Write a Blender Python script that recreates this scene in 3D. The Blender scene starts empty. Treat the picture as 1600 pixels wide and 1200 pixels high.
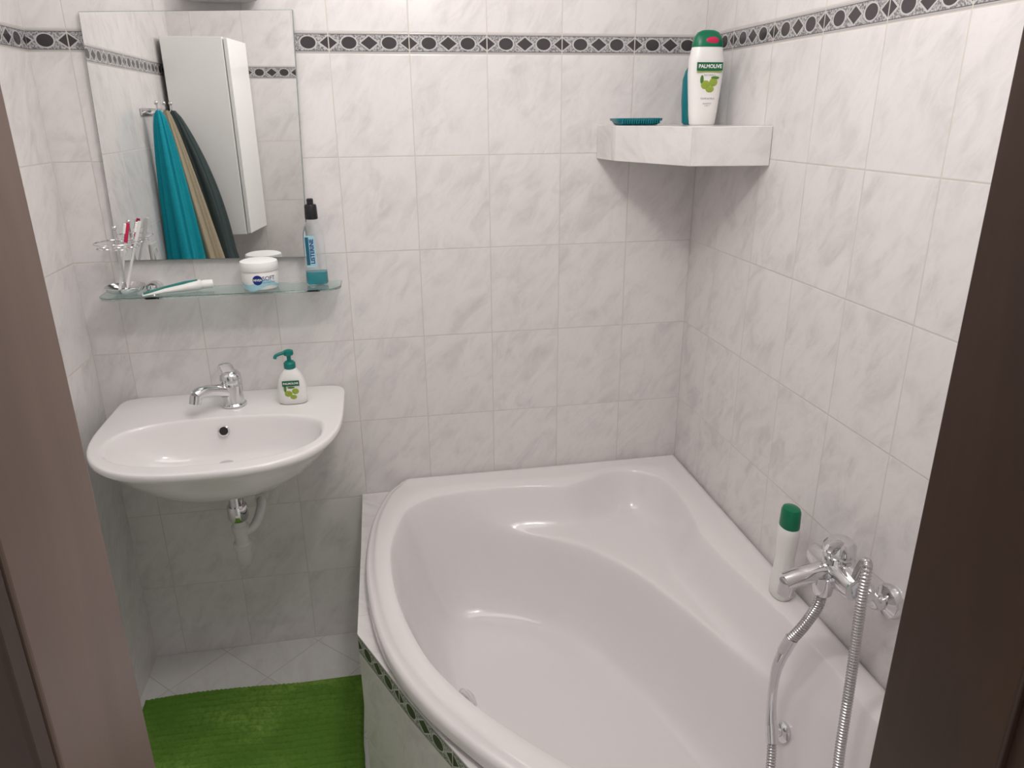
import bpy, math, random
import numpy as np
from mathutils import Vector, Matrix
random.seed(3)
S=bpy.context.scene
S.view_settings.view_transform='Standard'
S.view_settings.look='None'
COL=S.collection
# ------------------------------------------------------------------ materials
class G:
    def __init__(s,name):
        s.mat=bpy.data.materials.new(name); s.mat.use_nodes=True
        s.t=s.mat.node_tree; s.n=s.t.nodes; s.l=s.t.links
        s.b=s.n['Principled BSDF']
    def put(s,sock,v):
        if isinstance(v,(int,float)): sock.default_value=v
        elif isinstance(v,tuple): sock.default_value=v if len(v)==len(sock.default_value) else (*v,1)
        else: s.l.new(v,sock)
    def m(s,op,a,b=None,c=None):
        nd=s.n.new('ShaderNodeMath'); nd.operation=op
        for i,v in enumerate((a,b,c)):
            if v is not None: s.put(nd.inputs[i],v)
        return nd.outputs[0]
    def mix(s,f,a,b):
        nd=s.n.new('ShaderNodeMix'); nd.data_type='RGBA'
        s.put(nd.inputs[0],f); s.put(nd.inputs[6],a); s.put(nd.inputs[7],b)
        return nd.outputs[2]
    def uv(s):
        nd=s.n.new('ShaderNodeUVMap'); sp=s.n.new('ShaderNodeSeparateXYZ'); s.l.new(nd.outputs[0],sp.inputs[0])
        return sp.outputs[0],sp.outputs[1]
    def obj(s):
        return s.n.new('ShaderNodeTexCoord').outputs['Object']
    def comb(s,x,y,z):
        nd=s.n.new('ShaderNodeCombineXYZ')
        for i,v in enumerate((x,y,z)): s.put(nd.inputs[i],v)
        return nd.outputs[0]
    def mapping(s,v,scale=(1,1,1),rot=(0,0,0)):
        nd=s.n.new('ShaderNodeMapping'); s.l.new(v,nd.inputs[0]); nd.inputs['Scale'].default_value=scale; nd.inputs['Rotation'].default_value=rot
        return nd.outputs[0]
    def rotscale(s,v,ang,scale):
        return s.mapping(s.mapping(v,rot=(0,0,ang)),scale=scale)
    def noise(s,v,scale,detail=3,rough=.5,dist=0):
        nd=s.n.new('ShaderNodeTexNoise'); s.l.new(v,nd.inputs['Vector']); nd.inputs['Scale'].default_value=scale
        nd.inputs['Detail'].default_value=detail; nd.inputs['Roughness'].default_value=rough; nd.inputs['Distortion'].default_value=dist
        return nd.outputs[0]
    def ss(s,v,a,b):
        nd=s.n.new('ShaderNodeMapRange'); nd.interpolation_type='SMOOTHSTEP'; s.put(nd.inputs[0],v)
        nd.inputs[1].default_value=a; nd.inputs[2].default_value=b
        return nd.outputs[0]
    def bump(s,h,strength,dist=.001):
        nd=s.n.new('ShaderNodeBump'); s.l.new(h,nd.inputs['Height']); nd.inputs['Strength'].default_value=strength; nd.inputs['Distance'].default_value=dist
        s.l.new(nd.outputs[0],s.b.inputs['Normal'])

def pm(name,col,rough=.4,metal=0,var=.06,scale=30,trans=0,coat=0,alpha=1,bump=0,spec=.5,ior=1.45):
    g=G(name); f=g.noise(g.obj(),scale)
    c2=tuple(max(0,c*(1-var*2)) for c in col)
    g.l.new(g.mix(f,tuple(col),c2),g.b.inputs['Base Color'])
    g.b.inputs['Roughness'].default_value=rough; g.b.inputs['Metallic'].default_value=metal
    g.b.inputs['Transmission Weight'].default_value=trans; g.b.inputs['Coat Weight'].default_value=coat
    g.b.inputs['Specular IOR Level'].default_value=spec; g.b.inputs['IOR'].default_value=ior
    g.b.inputs['Alpha'].default_value=alpha
    if bump: g.bump(f,bump)
    return g.mat

def tile_mat(name,bz=None,per=.2,row=.25,v0=0.0,diag=False,base=(.785,.755,.748),vein=(.635,.608,.608),grout=(.62,.58,.53),rough=.17):
    g=G(name); U,V=g.uv()
    if diag:
        k=.7071
        U2=g.m('MULTIPLY',g.m('ADD',U,V),k); V2=g.m('MULTIPLY',g.m('SUBTRACT',V,U),k); U,V=U2,V2
    u=g.m('DIVIDE',U,per); fu=g.m('FRACT',u)
    du=g.m('MULTIPLY',g.m('MINIMUM',fu,g.m('SUBTRACT',1.0,fu)),per)
    if bz is not None:
        above=g.m('GREATER_THAN',V,bz+.025)
        vv=g.m('DIVIDE',g.m('SUBTRACT',g.m('SUBTRACT',V,bz),g.m('MULTIPLY',above,.05)),row)
        inb=g.m('LESS_THAN',g.m('ABSOLUTE',g.m('SUBTRACT',V,bz+.025)),.025)
    else:
        vv=g.m('DIVIDE',g.m('SUBTRACT',V,v0),row); inb=None
    fv=g.m('FRACT',vv)
    dv=g.m('MULTIPLY',g.m('MINIMUM',fv,g.m('SUBTRACT',1.0,fv)),row)
    if inb is not None:
        db=g.m('SUBTRACT',.025,g.m('ABSOLUTE',g.m('SUBTRACT',V,bz+.025)))
        dv=g.m('ADD',g.m('MULTIPLY',g.m('SUBTRACT',1.0,inb),dv),g.m('MULTIPLY',inb,db))
    d=g.m('MINIMUM',du,dv)
    gr=g.m('SUBTRACT',1.0,g.ss(d,.0005,.0019))
    wn=g.n.new('ShaderNodeTexWhiteNoise'); wn.noise_dimensions='2D'
    g.l.new(g.comb(g.m('FLOOR',u),g.m('FLOOR',vv),0.0),wn.inputs[0])
    r=wn.outputs[0]
    vec=g.comb(U,V,g.m('MULTIPLY',r,7.0))
    mp=g.rotscale(vec,.62,(20,8.0,1))
    n1=g.noise(mp,1.0,5,.62,.9); n2=g.noise(vec,9,3,.5,.5)
    n3=g.noise(g.rotscale(vec,.62,(55,22,1)),1.0,3,.6,1.2)
    f=g.m('MULTIPLY',g.ss(n1,.34,.76),g.ss(n2,.26,.66))
    f=g.m('ADD',f,g.m('MULTIPLY',g.ss(n3,.45,.8),.26))
    f=g.m('ADD',f,g.m('MULTIPLY',r,.08))
    col=g.mix(f,base,vein)
    if bz is not None:
        q=g.m('FRACT',g.m('ADD',g.m('MULTIPLY',u,2.0),0.0))
        qx=g.m('MULTIPLY',g.m('SUBTRACT',q,.5),per/2); vz=g.m('SUBTRACT',V,bz+.025)
        sq=lambda a:g.m('MULTIPLY',a,a)
        e=g.m('ADD',sq(g.m('DIVIDE',qx,.0185)),sq(g.m('DIVIDE',vz,.0140)))
        qd=g.m('MULTIPLY',g.m('MINIMUM',q,g.m('SUBTRACT',1.0,q)),per/2)
        dd=g.m('ADD',g.m('DIVIDE',qd,.025),g.m('DIVIDE',g.m('ABSOLUTE',vz),.0185))
        bn=g.noise(vec,230,2,.6); bg=g.mix(g.ss(bn,.36,.64),(.15,.145,.15),(.50,.49,.49))
        c=g.mix(g.m('LESS_THAN',dd,1.06),bg,(.52,.51,.51)); c=g.mix(g.m('LESS_THAN',dd,.84),c,(.050,.042,.046))
        c=g.mix(g.m('LESS_THAN',e,1.42),c,(.54,.53,.53)); c=g.mix(g.m('LESS_THAN',e,1.0),c,(.050,.042,.046))
        av=g.m('ABSOLUTE',vz)
        c=g.mix(g.m('GREATER_THAN',av,.0185),c,(.10,.095,.10)); c=g.mix(g.m('GREATER_THAN',av,.0200),c,(.46,.45,.45))
        col=g.mix(inb,col,c)
    col=g.mix(gr,col,grout)
    g.l.new(col,g.b.inputs['Base Color'])
    g.l.new(g.m('ADD',rough,g.m('MULTIPLY',gr,.5)),g.b.inputs['Roughness'])
    hb=g.m('ADD',g.ss(d,0.0,.003),g.m('MULTIPLY',g.noise(vec,9,2),.5))
    g.bump(hb,.35,.0012)
    return g.mat

def wood_mat(name,c1,c2,rough=.35):
    g=G(name); mp=g.mapping(g.obj(),scale=(9,9,1.1))
    n=g.noise(mp,1.0,5,.55,1.2); n2=g.noise(g.mapping(g.obj(),scale=(120,120,4)),1.0,3)
    f=g.m('ADD',g.m('MULTIPLY',g.ss(n,.25,.75),.75),g.m('MULTIPLY',n2,.25))
    vo=g.n.new('ShaderNodeTexVoronoi'); g.l.new(g.mapping(g.obj(),scale=(9,9,3.4)),vo.inputs['Vector']); vo.inputs['Scale'].default_value=1
    kn=g.m('SUBTRACT',1.0,g.ss(vo.outputs[0],.03,.11))
    col=g.mix(kn,g.mix(f,c1,c2),tuple(x*.45 for x in c1))
    g.l.new(col,g.b.inputs['Base Color']); g.b.inputs['Roughness'].default_value=rough
    g.bump(n,.2,.001)
    return g.mat

M_wall=tile_mat('wall_tile',bz=1.75)
M_panel=tile_mat('bath_panel_tile',bz=.457)
M_ledge=tile_mat('ledge_tile',v0=.03)
M_floor=tile_mat('floor_tile',per=.2,row=.2,diag=True,base=(.78,.77,.75),vein=(.68,.66,.65),grout=(.52,.49,.45),rough=.2)
M_white=pm('ceramic_white',(.85,.828,.825),.10,var=.01,coat=.5)
M_acryl=pm('acrylic_white',(.79,.757,.760),.18,var=.01,coat=.35)
M_ceil=pm('ceiling_paint',(.85,.84,.83),.9,var=.02)
M_chrome=pm('chrome',(.76,.76,.77),.09,metal=1,var=.02)
M_hose=pm('brushed_steel',(.55,.54,.54),.22,metal=1,var=.05)
M_dark=pm('dark_hole',(.02,.018,.018),.6)
M_mirror=pm('mirror_silver',(.84,.85,.845),.015,metal=1,var=.0)
M_glassedge=pm('green_glass',(.72,.90,.86),.02,trans=1,var=.0,ior=1.45)
M_medge=pm('mirror_edge',(.30,.36,.35),.25)
M_woodlit=wood_mat('frame_wood_lit',(.098,.060,.043),(.160,.106,.082),.32)  # door-frame wood on the lit left reveal, light put into the colour
M_woodshade=wood_mat('frame_wood_shaded',(.027,.011,.006),(.048,.021,.011),.45)  # same door-frame wood for right jamb and casings, shade painted into the colour
M_black=pm('black_plastic',(.012,.012,.014),.35)
M_pvc=pm('white_plastic',(.60,.60,.58),.4,var=.02)
M_cab=pm('cabinet_white',(.93,.925,.91),.35,var=.02)
M_lamp=pm('lamp_grey',(.50,.49,.49),.5)
M_bottle=pm('bottle_white',(.84,.83,.81),.28,var=.02)
M_pgreen=pm('green_plastic',(.0,.17,.08),.3,var=.08)
M_teal=pm('teal_plastic',(.0,.19,.23),.2,var=.1)
M_tealp=pm('teal_pump',(.0,.20,.17),.3)
M_lgreen=pm('label_green',(.003,.13,.055),.4)
M_olive=pm('olive_green',(.36,.48,.06),.35,var=.2,scale=120)
M_leaf=pm('leaf_green',(.08,.22,.03),.4)
M_red=pm('red_mark',(.62,.02,.09),.4)
M_txtw=pm('lettering_white',(.88,.88,.86),.5,var=0)
M_txtg=pm('lettering_grey',(.25,.27,.25),.5,var=0)
M_blue=pm('logo_blue',(.008,.03,.20),.3,var=0)
M_lblue=pm('label_light_blue',(.40,.68,.76),.35,var=.1)
M_clear=pm('clear_bottle',(.96,.98,.99),.03,trans=.96,var=.0,ior=1.05)
M_liquid=pm('mouthwash_teal',(.0,.36,.44),.1,trans=.3,var=.02)
M_labelb=pm('label_dark_teal',(.01,.12,.19),.35)
M_tteal=pm('towel_teal',(.004,.38,.48),.95,var=.2,scale=220,bump=.8)
M_tbeige=pm('towel_beige',(.50,.42,.29),.95,var=.2,scale=220,bump=.8)
M_tdark=pm('towel_dark_green',(.065,.095,.095),.95,var=.25,scale=220,bump=.8)
def rug_mat():
    g=G('rug_green'); o=g.obj()
    a=g.noise(o,2.4,3,.5,.8); b=g.noise(o,75,3,.7)
    c=g.mix(g.ss(a,.42,.62),(.120,.255,.038),(.255,.43,.085))
    c=g.mix(g.ss(b,.30,.80),c,(.100,.215,.034))
    g.l.new(c,g.b.inputs['Base Color']); g.b.inputs['Roughness'].default_value=1; g.b.inputs['Specular IOR Level'].default_value=.1
    g.bump(b,.5,.003); return g.mat
M_rug=rug_mat()

# ------------------------------------------------------------------ mesh helpers
def empty(name,loc,label,cat,**kw):
    o=bpy.data.objects.new(name,None); o.location=loc; o.empty_display_size=.03; COL.objects.link(o)
    o['label']=label; o['category']=cat
    for k,v in kw.items(): o[k]=v
    return o
def mk(name,vf,mat,parent=None,smooth=True,loc=None,label=None,cat=None,kind=None,group=None,bevel=0,uvf=None,angle=40):
    v,f=vf
    me=bpy.data.meshes.new(name); me.from_pydata([tuple(map(float,p)) for p in v],[],[tuple(int(i) for i in q) for q in f]); me.validate(); me.update()
    mats=mat if isinstance(mat,list) else [mat]
    for m in mats: me.materials.append(m)
    if uvf:
        ul=me.uv_layers.new(name='UVMap')
        for p in me.polygons:
            for li in p.loop_indices:
                ul.data[li].uv=uvf(me.vertices[me.loops[li].vertex_index].co,p.normal)
    import bmesh
    bm=bmesh.new(); bm.from_mesh(me); bmesh.ops.recalc_face_normals(bm,faces=bm.faces); bm.to_mesh(me); bm.free()
    if smooth:
        for p in me.polygons: p.use_smooth=True
        try: me.set_sharp_from_angle(angle=math.radians(angle))
        except Exception: pass
    o=bpy.data.objects.new(name,me); COL.objects.link(o)
    if parent: o.parent=parent
    if loc: o.location=loc
    if label: o['label']=label
    if cat: o['category']=cat
    if kind: o['kind']=kind
    if group: o['group']=group
    if bevel:
        b=o.modifiers.new('b','BEVEL'); b.width=bevel; b.segments=3; b.limit_method='ANGLE'; b.angle_limit=math.radians(35)
    return o
def join(*parts):
    V=[];F=[]
    for v,f in parts:
        k=len(V); V+=[tuple(p) for p in v]; F+=[tuple(i+k for i in q) for q in f]
    return V,F
def box(x0,x1,y0,y1,z0,z1):
    v=[(x,y,z) for z in (z0,z1) for y in (y0,y1) for x in (x0,x1)]
    return v,[(0,2,3,1),(4,5,7,6),(0,1,5,4),(2,6,7,3),(0,4,6,2),(1,3,7,5)]
def prism(poly,z0,z1):
    n=len(poly); v=[(x,y,z0) for x,y in poly]+[(x,y,z1) for x,y in poly]
    return v,[tuple(range(n))[::-1],tuple(range(n,2*n))]+[(i,(i+1)%n,n+(i+1)%n,n+i) for i in range(n)]
def loft(rings,cap0=True,cap1=True):
    n=len(rings[0]); V=[p for r in rings for p in r]; F=[]
    for k in range(len(rings)-1):
        for i in range(n):
            j=(i+1)%n; F.append((k*n+i,k*n+j,(k+1)*n+j,(k+1)*n+i))
    if cap0: F.append(tuple(range(n))[::-1])
    if cap1: F.append(tuple((len(rings)-1)*n+i for i in range(n)))
    return V,F
def lathe(prof,n=32,c=(0,0,0)):
    return loft([[(c[0]+r*math.cos(2*math.pi*i/n),c[1]+r*math.sin(2*math.pi*i/n),c[2]+z) for i in range(n)] for r,z in prof])
def spow(a,e): return math.copysign(abs(a)**e,a)
def sup(cx,cy,z,rx,ry,e=2.0,n=40):
    return [(cx+rx*spow(math.cos(2*math.pi*i/n),2/e),cy+ry*spow(math.sin(2*math.pi*i/n),2/e),z) for i in range(n)]
def catmull(P,k=8,closed=False):
    P=[np.array(p,float) for p in P]; n=len(P); out=[]
    for i in range(n if closed else n-1):
        if closed: a,b,c,d=P[(i-1)%n],P[i],P[(i+1)%n],P[(i+2)%n]
        else: a,b,c,d=P[max(i-1,0)],P[i],P[i+1],P[min(i+2,n-1)]
        for j in range(k):
            t=j/k; out.append(.5*((2*b)+(c-a)*t+(2*a-5*b+4*c-d)*t*t+(3*b-a-3*c+d)*t**3))
    if not closed: out.append(P[-1])
    return out
def tube(path,rad,n=16,k=8,smooth=True):
    pts=catmull(path,k) if smooth else [np.array(p,float) for p in path]
    m=len(pts); rings=[]
    t0=pts[1]-pts[0]; t0/=np.linalg.norm(t0)
    ref=np.array([0,0,1.]) if abs(t0[2])<.9 else np.array([1.,0,0])
    u=np.cross(t0,ref); u/=np.linalg.norm(u)
    for i in range(m):
        t=pts[min(i+1,m-1)]-pts[max(i-1,0)]; t/=np.linalg.norm(t)
        u=u-t*u.dot(t); u/=np.linalg.norm(u); w=np.cross(t,u)
        r=rad(i/(m-1)) if callable(rad) else rad
        rings.append([tuple(pts[i]+r*(math.cos(2*math.pi*j/n)*u+math.sin(2*math.pi*j/n)*w)) for j in range(n)])
    return loft(rings)
def cyl(a,b,r,n=24,r2=None):
    a=np.array(a,float);b=np.array(b,float)
    return tube([a,b],(lambda s:r+( (r2 if r2 is not None else r)-r)*s),n,1,False)
def disc_axis(c,axis,prof,n=28):
    ax=Vector(axis).normalized(); q=Vector((0,0,1)).rotation_difference(ax)
    v,f=lathe(prof,n); return [tuple(Vector(c)+q@Vector(p)) for p in v],f
def sphere(c,r,n=20,m=12,sc=(1,1,1)):
    rings=[[(c[0]+sc[0]*r*math.sin(math.pi*k/m)*math.cos(2*math.pi*i/n),c[1]+sc[1]*r*math.sin(math.pi*k/m)*math.sin(2*math.pi*i/n),c[2]+sc[2]*r*math.cos(math.pi*k/m)) for i in range(n)] for k in range(1,m)]
    return loft(rings)
def xf(vf,R=None,t=(0,0,0)):
    v,f=vf; R=R or Matrix.Identity(3); t=Vector(t)
    return [tuple(R@Vector(p)+t) for p in v],f
def text(body,size,fn,name,mat,parent,bold=0.0,spacing=1.0):
    c=bpy.data.curves.new('txt','FONT'); c.body=body; c.size=size; c.align_x='CENTER'; c.align_y='CENTER'; c.offset=bold; c.space_character=spacing; c.resolution_u=3
    o=bpy.data.objects.new('txt',c); COL.objects.link(o); bpy.context.view_layer.update()
    me=bpy.data.meshes.new_from_object(o.evaluated_get(bpy.context.evaluated_depsgraph_get())); bpy.data.objects.remove(o)
    v=[fn(p.co.x,p.co.y) for p in me.vertices]; f=[tuple(p.vertices) for p in me.polygons]
    return mk(name,(v,f),mat,parent,smooth=False)
def planefn(o,r,u):
    o=Vector(o);r=Vector(r).normalized();u=Vector(u).normalized()
    return lambda x,y: tuple(o+r*x+u*y)

# ------------------------------------------------------------------ camera
p=[-0.9185,-2.0773,1.6056,0.1797,0.3505,-0.0078,1156.4865]
yaw,pit,rol=p[3:6]
f=Vector((math.sin(yaw)*math.cos(pit),math.cos(yaw)*math.cos(pit),-math.sin(pit))); r=Vector((math.cos(yaw),-math.sin(yaw),0)); u=r.cross(f)
r2=math.cos(rol)*r+math.sin(rol)*u; u2=math.cos(rol)*u-math.sin(rol)*r
cd=bpy.data.cameras.new('camera'); cam=bpy.data.objects.new('camera',cd); COL.objects.link(cam)
cd.sensor_width=36; cd.lens=p[6]/1600*36; cd.clip_start=.01
mw=Matrix((r2,u2,-f)).transposed().to_4x4(); mw.translation=Vector(p[:3]); cam.matrix_world=mw
S.camera=cam

# ------------------------------------------------------------------ room shell
XL=-1.69; YF=-1.47; YH=-1.62; CZ=2.35; DL=-1.167; DR=-.36
st=dict(kind='structure')
mk('wall_back',box(XL-.1,.1,0,.1,0,CZ),M_wall,uvf=lambda c,n:(c.x,c.z),smooth=False,**st)
mk('wall_right',box(0,.1,YH,0,0,CZ),M_wall,uvf=lambda c,n:(-c.y+.03,c.z),smooth=False,**st)
mk('wall_left',box(XL-.1,XL,YH,0,0,CZ),M_wall,uvf=lambda c,n:(c.y,c.z),smooth=False,**st)
mk('wall_front',join(box(XL,DL-.02,YH,YF,0,CZ),box(DR+.02,0,YH,YF,0,CZ),box(DL-.02,DR+.02,YH,YF,2.02,CZ)),M_wall,uvf=lambda c,n:(c.x,c.z),smooth=False,**st)
mk('floor',box(XL-.1,.1,-3.2,.1,-.1,0),M_floor,uvf=lambda c,n:(c.x+.06,c.y+.02),smooth=False,**st)
mk('ceiling',box(XL-.1,.1,YH,.1,CZ,CZ+.1),M_ceil,smooth=False,**st)
mk('trim_1',box(DL-.02,DL,YH+.002,YF+.004,0,2.0),M_woodlit,smooth=False,bevel=.003,**st)
mk('trim_2',join(box(DR,DR+.02,YH-.004,YF+.004,0,2.0),box(DR+.008,DR+.09,YH-.022,YH-.002,0,2.09)),M_woodshade,smooth=False,bevel=.003,**st)
mk('trim_3',join(box(DL,DR,YH-.004,YF+.004,2.0,2.02),box(DL-.008,DR+.008,YH-.022,YH-.002,2.008,2.09)),M_woodshade,smooth=False,bevel=.003,**st)
mk('trim_4',box(DL-.09,DL-.001,YH-.022,YH,0,2.09),M_woodshade,smooth=False,bevel=.003,**st)

# ------------------------------------------------------------------ bathtub
C=np.array([-.5,-.65]); RZ=.556
shared=[(-.078,-1.169),(-.12,-1.30),(-.25,-1.36),(-.42,-1.32),(-.55,-1.23),(-.645,-1.154),(-.737,-1.052),(-.807,-.959),(-.871,-.839),(-.916,-.683),(-.936,-.531),(-.935,-.387)]
inner=[(-.905,-.262),(-.870,-.190),(-.76,-.133),(-.567,-.127),(-.414,-.149),(-.327,-.123),(-.243,-.088),(-.155,-.105),(-.098,-.190),(-.100,-.360),(-.120,-.485),(-.112,-.614),(-.090,-.779),(-.074,-.96)]+shared
main=[(-.905,-.262),(-.870,-.190),(-.79,-.142),(-.70,-.134),(-.62,-.148),(-.54,-.178),(-.46,-.222),(-.385,-.282),(-.315,-.360),(-.258,-.455),(-.212,-.57),(-.168,-.70),(-.128,-.84),(-.095,-.98)]+shared
lc=[(-.876,0),(-.915,-.045),(-.945,-.104),(-.983,-.246),(-1.0,-.435),(-.992,-.597),(-.972,-.728),(-.936,-.845),(-.88,-.961),(-.809,-1.067),(-.743,-1.150),(-.65,-1.26),(-.54,-1.36),(-.42,-1.455)]
EPS=.002
outer=[np.array(q) for q in catmull([(x,min(y,-EPS)) for x,y in lc],12)]
def seg(a,b,n): return [np.array(a)+(np.array(b)-np.array(a))*i/n for i in range(n)]
outer+=seg((-.42,-1.455),(-EPS,-1.455),20)+seg((-EPS,-1.455),(-EPS,-EPS),80)+seg((-EPS,-EPS),(-.876,-EPS),60)
innd=catmull(inner,20,True); maind=catmull(main,20,True)
def radial(P):
    P=np.array(P); d=P-C; a=np.arctan2(d[:,1],d[:,0]); rr=np.hypot(d[:,0],d[:,1]); o=np.argsort(a); a=a[o]; rr=rr[o]
    a=np.concatenate([a[-3:]-2*np.pi,a,a[:3]+2*np.pi]); rr=np.concatenate([rr[-3:],rr,rr[:3]])
    return lambda t:np.interp(t,a,rr)
Ro,Ri,Rm=radial(outer),radial(innd),radial(maind)
ang=list(np.linspace(-math.pi,math.pi,400,endpoint=False))
for cpt in [(-EPS,-EPS),(-EPS,-1.455),(-.876,-EPS),(-.42,-1.455)]:
    ang.append(math.atan2(cpt[1]-C[1],cpt[0]-C[0]))
ang=np.array(sorted(ang)); dirs=np.stack([np.cos(ang),np.sin(ang)],1)
po=C+dirs*Ro(ang)[:,None]; pi_=C+dirs*Ri(ang)[:,None]
free=np.array([1.0 if (q[0]<-.45 and q[1]<-.03 and q[1]>-1.44) else 0.0 for q in po])
def ringz(P,z):
    z=np.broadcast_to(z,(len(P),)); return [(a[0],a[1],b) for a,b in zip(P,z)]
rings=[]
rings.append(ringz(po-dirs*.02,.519)); rings.append(ringz(po,.519)); rings.append(ringz(po,.538))
inn=lambda d: po-dirs*(d)
rings.append(ringz(inn(.004),.546)); rings.append(ringz(inn(.011),np.where(free>0,.5488,.553)))
rings.append(ringz(inn(.018),np.where(free>0,.5490,.5545)))
rings.append(ringz(inn(.023),np.where(free>0,.5535,RZ))); rings.append(ringz(inn(.032),RZ))
rings.append(ringz(.5*inn(.032)+.5*pi_,RZ))
def dist(P,poly):
    poly=np.array(poly); out=np.full(len(P),9.)
    A=poly; B=np.roll(poly,-1,axis=0); AB=B-A; L=(AB**2).sum(1)+1e-12
    for s in range(0,len(P),2000):
        Q=P[s:s+2000][:,None,:]; t=np.clip(((Q-A)*AB).sum(2)/L,0,1); pr=A+t[...,None]*AB
        out[s:s+2000]=np.sqrt(((Q-pr)**2).sum(2)).min(1)
    return out
def prof(t,e):
    t=t*t/(t+.07); t=np.clip(t,0,1); return 1-(1-t)**e
def height(P):
    di=dist(P,innd[::4]); dm=dist(P,maind[::4]); d=P-C; a=np.arctan2(d[:,1],d[:,0]); rr=np.hypot(d[:,0],d[:,1])
    dm=np.where(rr<Rm(a),dm,0); A=.112*prof(di/.080,2.2); B=.345*prof(dm/.160,2.3)
    k=.020; sm=.5*(A+B+np.sqrt((A-B)**2+k*k))-.5*k*np.exp(-di/.02)
    return RZ-sm
K=96
for k in range(0,K):
    s=(k/K)**1.2
    P=pi_*(1-s)+C*s
    rings.append(ringz(P,height(P)))
v,fc=loft(rings,False,True)
tub=empty('bathtub',(-.5,-.7,0),'large white acrylic corner bathtub with moulded seat and curved rim','bathtub')
off=lambda vf:([(a+.5,b+.7,c) for a,b,c in vf[0]],vf[1])
mk('tub_shell',off((v,fc)),M_acryl,tub,angle=60)
def on_surface(x,y,e=.004):
    h=height(np.array([[x,y],[x+e,y],[x,y+e]])); n=Vector((-(h[1]-h[0])/e,-(h[2]-h[0])/e,1)).normalized(); return Vector((x,y,h[0])),n
c0,n0=on_surface(-.775,-.600); n0=(n0+Vector((.8,.1,0))).normalized()
mk('overflow_cover',off(disc_axis(c0+n0*.004,n0,[(.026,-.012),(.031,.002),(.031,.008),(.026,.013),(.01,.015),(.002,.015)])),M_chrome,tub)
c1,n1=on_surface(-.146,-.988)
mk('waste_knob',off(disc_axis(c1,n1,[(.020,-.008),(.022,.001),(.022,.007),(.017,.011),(.010,.013),(.009,.020),(.002,.022)])),M_chrome,tub)
# surround
OP=[(-1.012,-.001),(-1.014,-.30),(-1.020,-.665),(-.915,-.890),(-.813,-1.085),(-.47,-1.466)]
IP=[(-.86,-.001),(-.955,-.30),(-.965,-.62),(-.905,-.84),(-.80,-1.04),(-.45,-1.40)]
V=[];F=[]
cum=[0]
for a,b in zip(OP,OP[1:]): cum.append(cum[-1]+math.dist(a,b))
base=cum[2]
for a,z in ((OP,0),(OP,.508),(IP,.508),(IP,0)): V+=[(x,y,z) for x,y in a]
n=len(OP)
for i in range(n-1):
    for k in range(3): F.append((k*n+i,k*n+i+1,(k+1)*n+i+1,(k+1)*n+i))
me=bpy.data.meshes.new('bath_surround'); me.from_pydata(V,[],F); me.materials.append(M_panel); me.materials.append(M_ledge)
ul=me.uv_layers.new(name='UVMap')
for pl in me.polygons:
    k=pl.index%3; pl.material_index=1 if k==1 else 0
    for li in pl.loop_indices:
        vi=me.loops[li].vertex_index; co=me.vertices[vi].co
        ul.data[li].uv=(-co.y*1.0,co.x+1.2) if k==1 else (cum[vi%n]-base,co.z)
sur=bpy.data.objects.new('bath_surround',me); COL.objects.link(sur)
sur['label']='white marbled tile surround with dark border strip under bathtub'; sur['category']='bath panel'

# ------------------------------------------------------------------ washbasin
SX,SZ=-1.335,.87
sink=empty('washbasin',(SX,0,SZ),'white ceramic wall-mounted washbasin with rounded front','sink')
N=120
def plan(a,bf,bb,yc,ef,eb,z,sx=0):
    out=[]
    for i in range(N):
        t=2*math.pi*i/N; c,s=math.cos(t),math.sin(t)
        if s<0: out.append((sx+a*spow(c,2/ef),yc+bf*spow(s,2/ef),z))
        else: out.append((sx+a*spow(c,2/eb),yc+bb*spow(s,2/eb),z))
    return out
def outl(k,z,yc=-.19,ef=2.65):
    return plan(.302*k,(.520+yc)*k,(-yc-.001)*(1 if k>.6 else k/.6),yc,ef,12,z)
R=[]
for k,z,ef in ((.10,-.176,2.1),(.34,-.172,2.1),(.52,-.155,2.15),(.68,-.127,2.2),(.81,-.090,2.3),(.90,-.054,2.45),(.960,-.029,2.6),(.988,-.020,2.65),(.999,-.014,2.65),(1.0,-.008,2.65),(.997,-.003,2.65),(.991,-.0008,2.65),(.982,0,2.65),(.972,0,2.65)):
    R.append(outl(k,z,ef=ef))
def bowl(k,yc,z,e=2.3): return plan(.251*k,.150*k,.128*k,yc,e,2.7,z)
for k,z,yc in ((1.045,0,-.322),(1.03,-.0003,-.322),(1.015,-.0018,-.322),(1.0,-.006,-.322),(.988,-.014,-.322),(.968,-.030,-.321),(.925,-.054,-.317),(.84,-.079,-.310),(.72,-.097,-.301),(.55,-.108,-.291),(.36,-.113,-.283),(.20,-.115,-.276),(.10,-.116,-.272)):
    R.append(bowl(k,yc,z))
mk('basin',loft(R),M_white,sink,angle=70)
mk('overflow_hole',disc_axis((-.006,-.2005,-.036),(0,-1,.35),[(.0145,-.006),(.0145,.003),(.011,.0042),(.0105,.002),(.0095,.002)]),M_chrome,sink)
mk('overflow_opening',disc_axis((-.006,-.2022,-.0354),(0,-1,.35),[(.0108,0),(.0108,.0030),(.002,.0034)]),M_dark,sink)
mk('basin_drain',disc_axis((.0,-.258,-.1145),(0,0,1),[(.028,-.001),(.028,.002),(.022,.005),(.018,.013),(.003,.015)]),M_chrome,sink)
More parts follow.
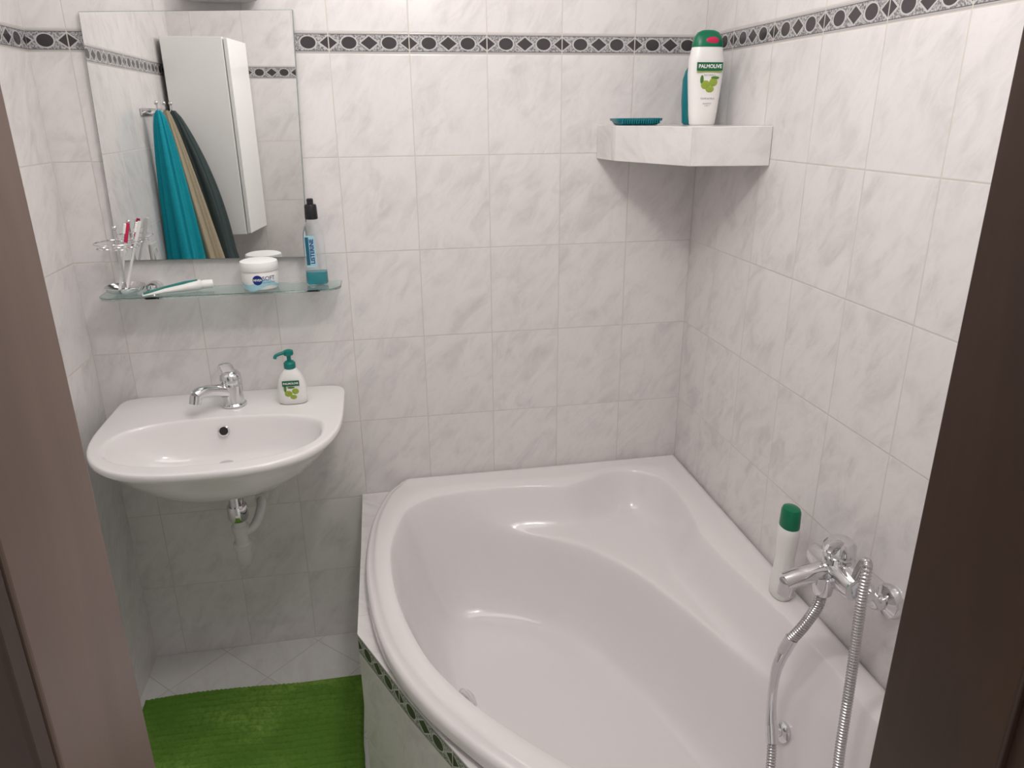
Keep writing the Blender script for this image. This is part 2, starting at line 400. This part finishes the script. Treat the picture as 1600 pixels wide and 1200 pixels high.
# trap
trap=empty('drain_trap',(-1.322,-.27,.692),'chrome and white plastic siphon trap under the washbasin','drain pipe')
mk('tailpiece',join(lathe([(.019,.0),(.019,-.06)],24),lathe([(.024,-.040),(.026,-.046),(.026,-.074),(.022,-.082)],24)),M_chrome,trap)
mk('trap_body',join(lathe([(.017,-.082),(.017,-.098),(.022,-.100),(.022,-.114),(.018,-.116),(.018,-.15),(.024,-.153),(.024,-.166),(.020,-.169),(.020,-.205),(.015,-.216),(.004,-.218)],28)),M_pvc,trap)
mk('wall_pipe',join(tube([(.0,.0,-.126),(.03,.02,-.120),(.048,.05,-.088),(.048,.09,-.068),(.048,.18,-.068),(.048,.268,-.068)],.0125,16),disc_axis((.048,.262,-.068),(0,-1,0),[(.028,-.006),(.029,.0),(.024,.008),(.015,.012)]),cyl((.048,.075,-.069),(.048,.10,-.069),.017)),M_pvc,trap)
# basin tap
tap=empty('basin_tap',(-1.325,-.108,.8715),'chrome single-lever mixer tap on the washbasin','tap'); tap.scale=(1.12,1.12,1.08)
mk('tap_body',lathe([(.029,0),(.029,.004),(.025,.008),(.0235,.03),(.025,.052),(.0245,.060),(.021,.064)],32),M_chrome,tap)
mk('spout',join(tube([(-.006,-.006,.036),(-.030,-.028,.050),(-.056,-.056,.058),(-.068,-.070,.054)],lambda s:.0165-.003*s,20),cyl((-.066,-.068,.056),(-.070,-.072,.036),.0130)),M_chrome,tap)
mk('lever',join(lathe([(.0245,.060),(.0255,.068),(.024,.080),(.018,.087),(.004,.090)],32),xf(loft([sup(0,0,z,rx,ry,3,24) for z,rx,ry in ((0,.018,.010),(.02,.018,.007),(.036,.017,.0055),(.043,.012,.0045),(.045,.003,.001))]),Matrix.Rotation(math.radians(-8),3,'Y')@Matrix.Rotation(math.radians(16),3,'X'),(-.002,.0,.070))),M_chrome,tap)

# pump soap bottle
sp=empty('soap_dispenser',(-1.168,-.120,.8715),'white hand-soap bottle with teal pump standing on the washbasin','soap bottle')
mk('bottle_body',loft([sup(0,0,z,rx,ry,2.5,44) for z,rx,ry in ((0,.034,.019),(.003,.037,.0215),(.02,.039,.023),(.045,.0375,.023),(.065,.033,.021),(.082,.026,.018),(.094,.017,.014),(.099,.0125,.0125))]),M_bottle,sp)
mk('pump',join(lathe([(.0145,.097),(.0155,.100),(.0155,.112),(.011,.117),(.0055,.118),(.0055,.133),(.012,.134),(.0135,.138),(.0125,.146),(.005,.149)],24),tube([(0,0,.141),(-.015,-.008,.142),(-.030,-.014,.138),(-.034,-.016,.130)],.0045,12)),M_tealp,sp)
mk('label_banner',loft([[(-.022,-.0245,z),(.022,-.0245,z),(.022,-.0215,z),(-.022,-.0215,z)] for z in (.054,.068)]),M_lgreen,sp,smooth=False)
text('PALMOLIVE',.0076,planefn((0,-.0248,.061),(1,0,0),(0,0,1)),'brand_lettering',M_txtw,sp,bold=.0002)
mk('olive_picture',join(sphere((-.008,-.0228,.032),.010,sc=(1,.15,.85)),sphere((.010,-.0228,.038),.009,sc=(1,.15,.9)),sphere((.004,-.0228,.022),.008,sc=(1.1,.15,.8))),M_olive,sp)
mk('leaf_picture',join(sphere((-.016,-.0228,.046),.009,sc=(.4,.15,1)),sphere((.0,-.0232,.049),.008,sc=(1.2,.15,.35))),M_leaf,sp)

# ------------------------------------------------------------------ mirror
mc=[(-1.575,1.255),(-1.100,1.246),(-1.078,1.846),(-1.560,1.835)]
mir=empty('wall_mirror',(-1.33,0,1.25),'frameless rectangular wall mirror above the glass shelf','mirror')
def mprism(y0,y1,gx=0):
    ctr=(sum(a for a,b in mc)/4,sum(b for a,b in mc)/4)
    q=[(a+math.copysign(gx,ctr[0]-a),b+math.copysign(gx,ctr[1]-b)) for a,b in mc]
    v=[(a+1.33,y0,b-1.25) for a,b in q]+[(a+1.33,y1,b-1.25) for a,b in q]
    return v,[(0,1,2,3),(7,6,5,4)]+[(i,(i+1)%4,4+(i+1)%4,4+i) for i in range(4)]
mk('mirror_back',mprism(-.018,-.002),M_medge,mir,smooth=False)
mk('mirror_glass',mprism(-.0205,-.0182,.0015),M_mirror,mir,smooth=False)
ml=empty('mirror_lamp',(-1.246,0,1.90),'small grey wall lamp above the mirror','wall lamp')
mk('lamp_body',loft([sup(0,-.045,z,rx,ry,3,40) for z,rx,ry in ((-.042,.075,.025),(-.038,.090,.038),(-.030,.094,.043),(.03,.094,.043),(.04,.07,.035))]),M_lamp,ml)
mk('wall_plate',box(-.05,.05,-.012,-.001,-.03,.05),M_lamp,ml,smooth=False,bevel=.002)

# ------------------------------------------------------------------ glass shelf
GX=-1.315; GZ=1.180
gs=empty('glass_shelf',(GX,0,GZ),'green-tinted glass shelf on chrome holders below the mirror','shelf')
poly=[(-.298,-.018)]+[(-.298+.045-.045*math.cos(a),-.085-.045*math.sin(a)) for a in np.linspace(0,math.pi/2,9)]+[(.298-.045+.045*math.sin(a),-.085-.045*math.cos(a)) for a in np.linspace(0,math.pi/2,9)]+[(.298,-.018)]
mk('glass_plate',prism(poly,-.006,0),M_glassedge,gs,smooth=False,bevel=.0012)
for sx in (-.185,.222):
    mk('shelf_holder',join(disc_axis((sx,-.001,-.003),(0,-1,0),[(.019,0),(.021,.004),(.021,.012),(.016,.018),(.014,.03)]),xf(lathe([(.014,.0),(.017,.004),(.015,.013),(.006,.018),(.001,.018)],24),None,(sx,-.038,.0005)),xf(lathe([(.001,-.02),(.010,-.018),(.014,-.012),(.014,-.0065)],24),None,(sx,-.038,0))),M_chrome,gs)
th=empty('toothbrush_stand',(-1.552,-.078,GZ+.0005),'chrome wire toothbrush stand with rings and dish','toothbrush holder')
def ring(cx,cy,z,r,w=.0016,n=28): 
    P=[(cx+r*math.cos(2*math.pi*i/n),cy+r*math.sin(2*math.pi*i/n),z) for i in range(n+1)]
    return tube(P,w,8,1,False)
mk('dish',loft([sup(0,0,z,r_,r_,2,36) for z,r_ in ((0,.022),(.002,.026),(.010,.042),(.020,.048),(.0215,.0475),(.013,.040),(.004,.024),(.0035,.004))]),M_chrome,th)
mk('pole',join(cyl((0,0,.003),(0,0,.160),.0034,14),sphere((0,0,.166),.0055)),M_chrome,th)
mk('holder_rings',join(*[ring(.028*math.cos(a),.028*math.sin(a),.118,.020) for a in (.5,1.57+.5,3.14+.5,4.71+.5)],ring(0,0,.130,.053,.0018)),M_chrome,th)
def brush(loc,tip,mh,mhead,label):
    e=empty('toothbrush',loc,label,'toothbrush',group='toothbrushes in the stand')
    t=Vector(tip); 
    mk('handle',tube([(0,0,0),tuple(t*.35),tuple(t*.6),tuple(t*.74)],lambda s:.0040-.0014*s,12),mh,e)
    mk('brush_head',tube([tuple(t*.72),tuple(t*.88),tuple(t)],.0046,12),mhead,e)
    d=Vector((-.9,-.4,0)).normalized()
    mk('bristles',join(*[cyl(tuple(t*(.86+.024*i)),tuple(t*(.86+.024*i)+d*.009),.003,8) for i in range(6)]),M_txtw,e)
brush((-1.572,-.060,GZ+.008),(.050,-.006,.168),M_bottle,M_red,'white toothbrush with red head leaning in the chrome stand')
brush((-1.557,-.058,GZ+.008),(.060,.002,.170),M_bottle,M_bottle,'white toothbrush leaning in the chrome stand')
tp=empty('toothpaste_tube',(-1.432,-.090,GZ+.001),'white and teal toothpaste tube lying on the glass shelf','toothpaste')
Rz=Matrix.Rotation(math.radians(15),3,'Z')@Matrix.Diagonal((1.12,.95,.92))
def lx(secs,n=28):
    return loft([[(x,ry*math.cos(2*math.pi*i/n),cz+rz*math.sin(2*math.pi*i/n)) for i in range(n)] for x,ry,rz,cz in secs])
mk('tube_body',xf(lx([(-.068,.022,.0012,.0035),(-.06,.022,.002,.004),(-.02,.020,.009,.0095),(.03,.0175,.0135,.014),(.055,.015,.0145,.0155),(.060,.010,.010,.0155)]),Rz),M_bottle,tp)
mk('cap',xf(lx([(.059,.011,.011,.0155),(.062,.0125,.0125,.0155),(.082,.0115,.0115,.0155),(.083,.009,.009,.0155)]),Rz),M_txtw,tp)
mk('teal_stripe',xf(lx([(-.066,.0135,.0004,.0056),(-.02,.012,.003,.0168),(.02,.011,.0038,.0246),(.050,.006,.0025,.0288)]),Rz),M_tealp,tp)
# cream jar
jr=empty('cream_jar',(-1.222,-.072,GZ+.0005),'round white cream jar with blue logo and lettering','cream jar')
mk('jar_body',lathe([(.040,0),(.0445,.003),(.0465,.012),(.0465,.040),(.044,.046),(.043,.048)],48),M_bottle,jr)
mk('lid',lathe([(.0465,.048),(.048,.050),(.048,.066),(.0465,.071),(.040,.0735),(.002,.074)],48),M_txtw,jr)
def wrap(R_,a0,z0): return lambda x,y:(R_*math.sin(a0+x/R_),-R_*math.cos(a0+x/R_),z0+y)
def wavestrip():
    V=[];F=[];n=48
    for i in range(n+1):
        a=-1.5+3.0*i/n; zc=.014+.006*math.sin(a*3.2); h=.006+.004*math.cos(a*2.1)
        for zz in (zc-h,zc+h): V.append((.0468*math.sin(a),-.0468*math.cos(a),zz))
    for i in range(n): F.append((2*i,2*i+2,2*i+3,2*i+1))
    return V,F
mk('wave_print',wavestrip(),M_lblue,jr)
fn=wrap(.0472,-.02,.028)
mk('logo_disc',([fn(.0125*math.cos(a),.0125*math.sin(a)) for a in np.linspace(0,2*math.pi,32,endpoint=False)]+[fn(0,0)],[(i,(i+1)%32,32) for i in range(32)]),M_blue,jr)
text('NIVEA',.0078,wrap(.0475,-.02,.028),'logo_lettering',M_txtw,jr,bold=.0002)
text('SOFT',.0150,wrap(.0475,.60,.031),'jar_lettering',M_blue,jr)
text('MOISTURISING CREAM',.0034,wrap(.0475,.60,.0205),'small_lettering',M_blue,jr)
# mouthwash
mo=empty('mouthwash_bottle',(-1.078,-.066,GZ+.0005),'clear mouthwash bottle with black cap and teal liquid','mouthwash')
mk('bottle_body',loft([sup(0,0,z,rx,ry,4,40) for z,rx,ry in ((0,.024,.017),(.004,.028,.020),(.015,.028,.020),(.10,.027,.019),(.135,.026,.019),(.155,.021,.017),(.168,.0125,.0125),(.178,.0125,.0125))]),M_clear,mo)
mk('liquid',loft([sup(0,0,z,rx,ry,4,40) for z,rx,ry in ((.003,.024,.0165),(.006,.0262,.0182),(.036,.0262,.0182))]),M_liquid,mo)
mk('cap',lathe([(.016,.172),(.0165,.176),(.0155,.205),(.014,.209),(.0085,.210),(.0085,.222),(.006,.224),(.001,.224)],28),M_black,mo)
mk('bottle_label',loft([[(-.021,-.0206,z),(.004,-.0206,z),(.004,-.0198,z),(-.021,-.0198,z)] for z in (.050,.132)]),M_lblue,mo,smooth=False)
mk('label_band',loft([[(-.0205,-.0211,z),(-.012,-.0211,z),(-.012,-.0205,z),(-.0205,-.0205,z)] for z in (.056,.128)]),M_labelb,mo,smooth=False)
text('LISTERINE',.0145,planefn((-.0045,-.0212,.091),(0,0,1),(-1,0,0)),'brand_lettering',M_blue,mo,bold=.0004)

# ------------------------------------------------------------------ tiled corner shelf
cs=[(-.297,-.001),(-.286,-.13),(-.185,-.385),(-.001,-.414),(-.001,-.001)]
v,fc=prism(cs,1.486,1.574)
o=mk('corner_shelf',([(a+.15,b+.2,c-1.486) for a,b,c in v],fc),M_ledge,smooth=False,loc=(-.15,-.2,1.486),bevel=.0015,uvf=lambda c,n:((c.x+.5)*.99+.0,(c.y+.6)) if abs(n.z)>.5 else ((c.x+.035 if n.y<-.9 else c.y*.72+.5333),c.z+.06))
o['label']='white tiled corner wall shelf above the bathtub'; o['category']='shelf'
sd=empty('soap_dish',(-.222,-.10,1.5745),'flat rectangular teal plastic soap dish on the corner shelf','soap dish')
mk('dish_body',loft([sup(0,0,z,rx,ry,6,56) for z,rx,ry in ((0,.050,.030),(.002,.054,.033),(.010,.059,.037),(.0105,.063,.040),(.0165,.064,.041),(.017,.0625,.0395),(.011,.057,.035),(.005,.048,.028),(.0045,.004,.003))]),M_teal,sd)
mk('dish_ribs',join(*[box(x-.0015,x+.0015,-.026,.026,.004,.0095) for x in np.linspace(-.036,.036,9)],*[box(x-.0012,x+.0012,-.0425,-.036,.004,.0165) for x in np.linspace(-.050,.050,17)]),M_teal,sd,smooth=False)
def palm(secs): return loft([sup(0,0,z,rx,ry,2.4,48) for z,rx,ry in secs])
sh=empty('shampoo_bottle',(-.084,-.205,1.5745),'white shampoo bottle with green cap, green banner and olive picture','shampoo bottle')
mk('bottle_body',palm([(0,.030,.018),(.004,.033,.020),(.03,.036,.022),(.08,.041,.0235),(.12,.0445,.024),(.155,.044,.023),(.178,.039,.021),(.186,.036,.020)]),M_bottle,sh)
mk('cap',palm([(.180,.0385,.0215),(.188,.0385,.0215),(.202,.035,.019),(.213,.027,.015),(.218,.016,.009),(.219,.003,.002)]),M_pgreen,sh)
mk('cap_mark',xf(sphere((0,0,0),.014,sc=(1.2,.2,.6)),None,(.004,-.0195,.194)),M_red,sh)
mk('label_banner',loft([[(-.033,-.0262,z),(.033,-.0262,z),(.033,-.0225,z),(-.033,-.0225,z)] for z in (.126,.145)]),M_lgreen,sh,smooth=False)
text('PALMOLIVE',.0118,planefn((0,-.0265,.1355),(1,0,0),(0,0,1)),'brand_lettering',M_txtw,sh,bold=.0003)
mk('label_stripe',loft([[(-.033,-.0255,z),(.033,-.0255,z),(.033,-.0225,z),(-.033,-.0225,z)] for z in (.1225,.125)]),M_olive,sh,smooth=False)
text('NATURALS',.006,planefn((0,-.0262,.116),(1,0,0),(0,0,1)),'small_lettering',M_txtg,sh)
mk('olive_picture',join(sphere((-.008,-.0235,.094),.012,sc=(1,.15,.85)),sphere((.012,-.0235,.100),.011,sc=(1,.15,.9)),sphere((.004,-.0235,.084),.010,sc=(1.1,.15,.8))),M_olive,sh)
mk('leaf_picture',join(sphere((-.018,-.0235,.106),.010,sc=(.45,.15,1)),sphere((.016,-.0235,.110),.010,sc=(1.1,.15,.35))),M_leaf,sh)
text('OLIVE & MILK',.0062,planefn((0,-.0240,.062),(1,0,0),(0,0,1)),'small_lettering',M_txtg,sh)
text('SHAMPOO\n2 IN 1',.0048,planefn((0,-.0236,.048),(1,0,0),(0,0,1)),'small_lettering',M_txtg,sh)
s2=empty('shower_gel_bottle',(-.062,-.120,1.5745),'teal shower gel bottle standing behind the white shampoo bottle','shower gel bottle')
mk('bottle_body',palm([(0,.034,.017),(.004,.039,.019),(.06,.044,.021),(.11,.044,.021),(.13,.038,.02),(.145,.028,.017),(.148,.016,.012)]),M_teal,s2)
mk('cap',palm([(.146,.020,.015),(.15,.021,.016),(.172,.019,.014),(.175,.014,.01)]),M_pgreen,s2)

b3=empty('shower_bottle',(-.056,-.772,RZ+.0005),'slim white shower bottle with green cap standing on the tub rim','shower gel bottle'); b3.scale=(1,1,1.06)
mk('bottle_body',loft([sup(0,0,z,rx,ry,2.3,40) for z,rx,ry in ((0,.019,.026),(.004,.022,.029),(.03,.023,.030),(.065,.020,.025),(.095,.0185,.023),(.13,.020,.026),(.155,.021,.028),(.168,.020,.026),(.172,.0185,.024))]),M_bottle,b3)
mk('cap',loft([sup(0,0,z,rx,ry,2.2,40) for z,rx,ry in ((.171,.0195,.0250),(.175,.020,.0255),(.208,.0190,.0240),(.214,.0165,.021),(.217,.010,.012),(.218,.003,.004))]),M_pgreen,b3)

# ------------------------------------------------------------------ bath mixer
bx=empty('bath_mixer',(0,-.975,.73),'chrome wall-mounted bath mixer tap with shower hose above the tub','bath tap')
for yy in (-.072,.075):
    mk('wall_flange',join(disc_axis((-.0005,yy,0),(-1,0,0),[(.033,0),(.034,.004),(.030,.014),(.018,.020),(.014,.022)]),tube([(-.018,yy,0),(-.034,yy,0),(-.046,yy*.95,.012),(-.062,yy*.85,.026),(-.070,yy*.8,.028)],.0135,16),disc_axis((-.052,yy*.93,.016),(-.7,-yy,.6),[(.019,0),(.022,.003),(.022,.018),(.018,.021)],6)),M_chrome,bx)
mk('mixer_body',join(tube([(-.074,-.066,.030),(-.074,0,.034),(-.074,.066,.030)],lambda s:.025+.008*math.sin(math.pi*s),24),
  lathe([(.026,.03),(.029,.045),(.029,.062),(.025,.068)],28,(-.076,0,0)),lathe([(.010,-.016),(.018,-.008),(.020,.012),(.020,.03)],24,(-.108,-.012,0))),M_chrome,bx)
mk('spout',join(tube([(-.085,0,.032),(-.12,0,.030),(-.155,.002,.024),(-.182,.003,.016)],lambda s:.0205-.003*s,20),cyl((-.174,.003,.016),(-.177,.003,-.012),.0165)),M_chrome,bx)
mk('lever',join(lathe([(.028,.067),(.0310,.074),(.030,.088),(.023,.098),(.005,.102)],28,(-.076,0,0)),xf(loft([sup(0,0,z,rx,ry,3,24) for z,rx,ry in ((0,.017,.012),(.03,.015,.007),(.058,.012,.0045),(.066,.006,.003))]),Matrix.Rotation(math.radians(-60),3,'Y')@Matrix.Rotation(math.radians(30),3,'X'),(-.082,-.004,.084))),M_chrome,bx)
def densify(path,step=.0011):
    pts=catmull(path,30); d=[0]
    for a,b in zip(pts,pts[1:]): d.append(d[-1]+np.linalg.norm(b-a))
    n=int(d[-1]/step); A=np.array(pts); t=np.linspace(0,d[-1],n)
    return [np.array([np.interp(x,d,A[:,k]) for k in range(3)]) for x in t],d[-1]
def hosemesh(path,r=.0075):
    pts,L=densify(path); return tube(pts,lambda s:r*(1+.11*math.sin(s*L/.0055*2*math.pi)),12,1,False)
def loc(P): return [(a,b+.975,c-.73) for a,b,c in P]
mk('shower_hose',hosemesh(loc([(-.074,-1.03,.775),(-.085,-1.058,.83),(-.105,-1.092,.848),(-.120,-1.112,.79),(-.132,-1.135,.66),(-.152,-1.165,.53),(-.165,-1.185,.45),(-.190,-1.200,.36),(-.235,-1.19,.29),(-.262,-1.13,.275),(-.240,-1.085,.32),(-.218,-1.066,.372),(-.203,-1.035,.425)]),.0088),M_hose,bx)
mk('upper_hose',hosemesh(loc([(-.108,-.987,.722),(-.116,-.990,.690),(-.135,-.985,.645),(-.152,-.975,.605)]),.0105),M_hose,bx)
mk('hand_shower_handle',join(cyl(*loc([(-.150,-.975,.610),(-.162,-.972,.575)]),.0130),tube(loc([(-.160,-.972,.580),(-.176,-.978,.54),(-.187,-.992,.495),(-.196,-1.012,.452),(-.203,-1.035,.423)]),lambda s:.0105+.0015*math.cos(s*6.3),18),cyl(*loc([(-.199,-1.022,.440),(-.205,-1.042,.414)]),.0120)),M_chrome,bx)

# ------------------------------------------------------------------ rug
nx,ny=170,215
V=[];F=[]
rng=np.random.default_rng(5)
for j in range(ny+1):
    for i in range(nx+1):
        a=i/nx;b=j/ny
        x=-1.672+a*.628; y=-.205-b*.82
        e=min(a,1-a,b*1.2,(1-b)*1.2); h=.014*min(1,(e/.015)**.5 if e>0 else 0)
        y+=.010*math.sin(a*5+.4); x+=.004*math.sin(b*19)
        V.append((x+1.35+rng.normal(0,.0004),y+.6+rng.normal(0,.0004),.003+h*(.60+.40*(.35+.65*abs(math.sin(i*.9)))*math.sin(j*1.05+.5*math.sin(i*.1)))+ (rng.uniform(-.0006,.0006) if h>0 else 0)))
for j in range(ny):
    for i in range(nx):
        k=j*(nx+1)+i; F.append((k,k+1,k+nx+2,k+nx+1))
nb=len(V); V+=[(-.322,.395,0.001),(.306,.395,.001),(.306,-.425,.001),(-.322,-.425,.001)]
F.append((nb,nb+3,nb+2,nb+1))
o=mk('bath_mat',(V,F),M_rug,loc=(-1.35,-.6,0),angle=180); o['label']='green short-pile ribbed bath mat on the tiled floor'; o['category']='bath mat'

# ------------------------------------------------------------------ towels, hooks, cabinet, socket (seen in the mirror)
rk=empty('hook_rail',(XL,-1.08,1.62),'chrome rail with towel hooks on the tiled wall','towel hooks')
mk('rail',box(.001,.008,-.20,.20,-.012,.012),M_chrome,rk,smooth=False,bevel=.002)
for yy in (-.16,-.055,.05,.155):
    mk('hook',join(tube([(.006,yy,0),(.03,yy,-.006),(.045,yy,.006),(.046,yy,.026)],.0035,10),sphere((.046,yy,.03),.007)),M_chrome,rk)
def towel(name,loc,top,bot,rx,ry,zb,mat,label,ph,gp=.65,bulge=0):
    R=[];n=84
    for k in range(29):
        t=k/28; g=t**gp; cx=top[0]+(bot[0]-top[0])*t+bulge*math.sin(math.pi*min(1,t*1.2)); cy=top[1]+(bot[1]-top[1])*t; z=top[2]+(zb-top[2])*t
        ring_=[]
        for i in range(n):
            a=2*math.pi*i/n; w=1+.16*math.sin(5*a+ph+t*1.2)+.10*math.sin(9*a+ph*2+t)+.04*math.sin(17*a)
            ring_.append((cx+(.007+rx*g)*math.cos(a)*w-loc[0],cy+(.007+ry*g)*math.sin(a)*w-loc[1],z+.012*math.sin(2*a+ph)*t-loc[2]))
        R.append(ring_)
    e=mk(name,loft(R),mat,loc=loc,angle=70); e['label']=label; e['category']='towel'; e['group']='towels on the hook rail'
H0=XL+.050
towel('towel',(H0,-.925,1.630),(H0,-.925,1.625),(-1.622,-.925,0),.052,.046,1.0,M_tteal,'teal bath towel hanging from a hook',.3,.5)
towel('towel',(H0,-1.03,1.630),(H0,-1.03,1.625),(-1.565,-1.040,0),.050,.034,.98,M_tbeige,'beige bath towel hanging from a hook',1.3,.6)
towel('towel',(H0,-1.135,1.630),(H0,-1.135,1.625),(-1.535,-1.145,0),.060,.034,.97,M_tdark,'dark grey-green towel hanging from a hook',2.3,.55,.02)
cab=empty('wall_cabinet',(-1.545,-1.35,1.14),'white wall-hung bathroom cabinet','cabinet')
mk('cabinet_body',prism([(-.126,.12),(.10,.12),(.135,-.115),(-.143,-.115)],0,.75),M_cab,cab,smooth=False,bevel=.002)
mk('door',prism([(.104,.118),(.119,.120),(.154,-.113),(.139,-.115)],.004,.746),M_cab,cab,smooth=False,bevel=.002)
so=empty('wall_socket',(XL,-.75,1.15),'white square power socket on the tiled wall','socket')
mk('cover_plate',box(.001,.009,-.04,.04,-.04,.04),M_pvc,so,smooth=False,bevel=.002)
mk('socket_insert',disc_axis((.009,0,0),(1,0,0),[(.024,0),(.024,.003),(.020,.003),(.019,.0005),(.002,.0005)]),M_pvc,so)

# ------------------------------------------------------------------ lights
cl=empty('ceiling_lamp',(-.70,-1.18,CZ),'round ceiling lamp fitting','ceiling lamp')
mk('lamp_base',lathe([(.09,0),(.09,-.02),(.06,-.03),(.02,-.032)],36),M_pvc,cl)
ld=bpy.data.lights.new('ceiling_bulb','POINT'); ld.energy=12.3; ld.color=(1,.957,.93); ld.shadow_soft_size=.055
lo=bpy.data.objects.new('ceiling_bulb',ld); lo.location=(-.70,-1.18,2.18); COL.objects.link(lo)
la=bpy.data.lights.new('ceiling_fill','AREA'); la.shape='RECTANGLE'; la.size=.9; la.size_y=.6; la.energy=5.3; la.color=(1,.965,.94)  # added soft fill under the ceiling, not a real fitting
lb=bpy.data.objects.new('ceiling_fill',la); lb.location=(-.95,-.58,2.335); COL.objects.link(lb)
w=bpy.data.worlds.new('world'); S.world=w; w.use_nodes=True
w.node_tree.nodes['Background'].inputs[0].default_value=(.93,.91,.88,1); w.node_tree.nodes['Background'].inputs[1].default_value=.60
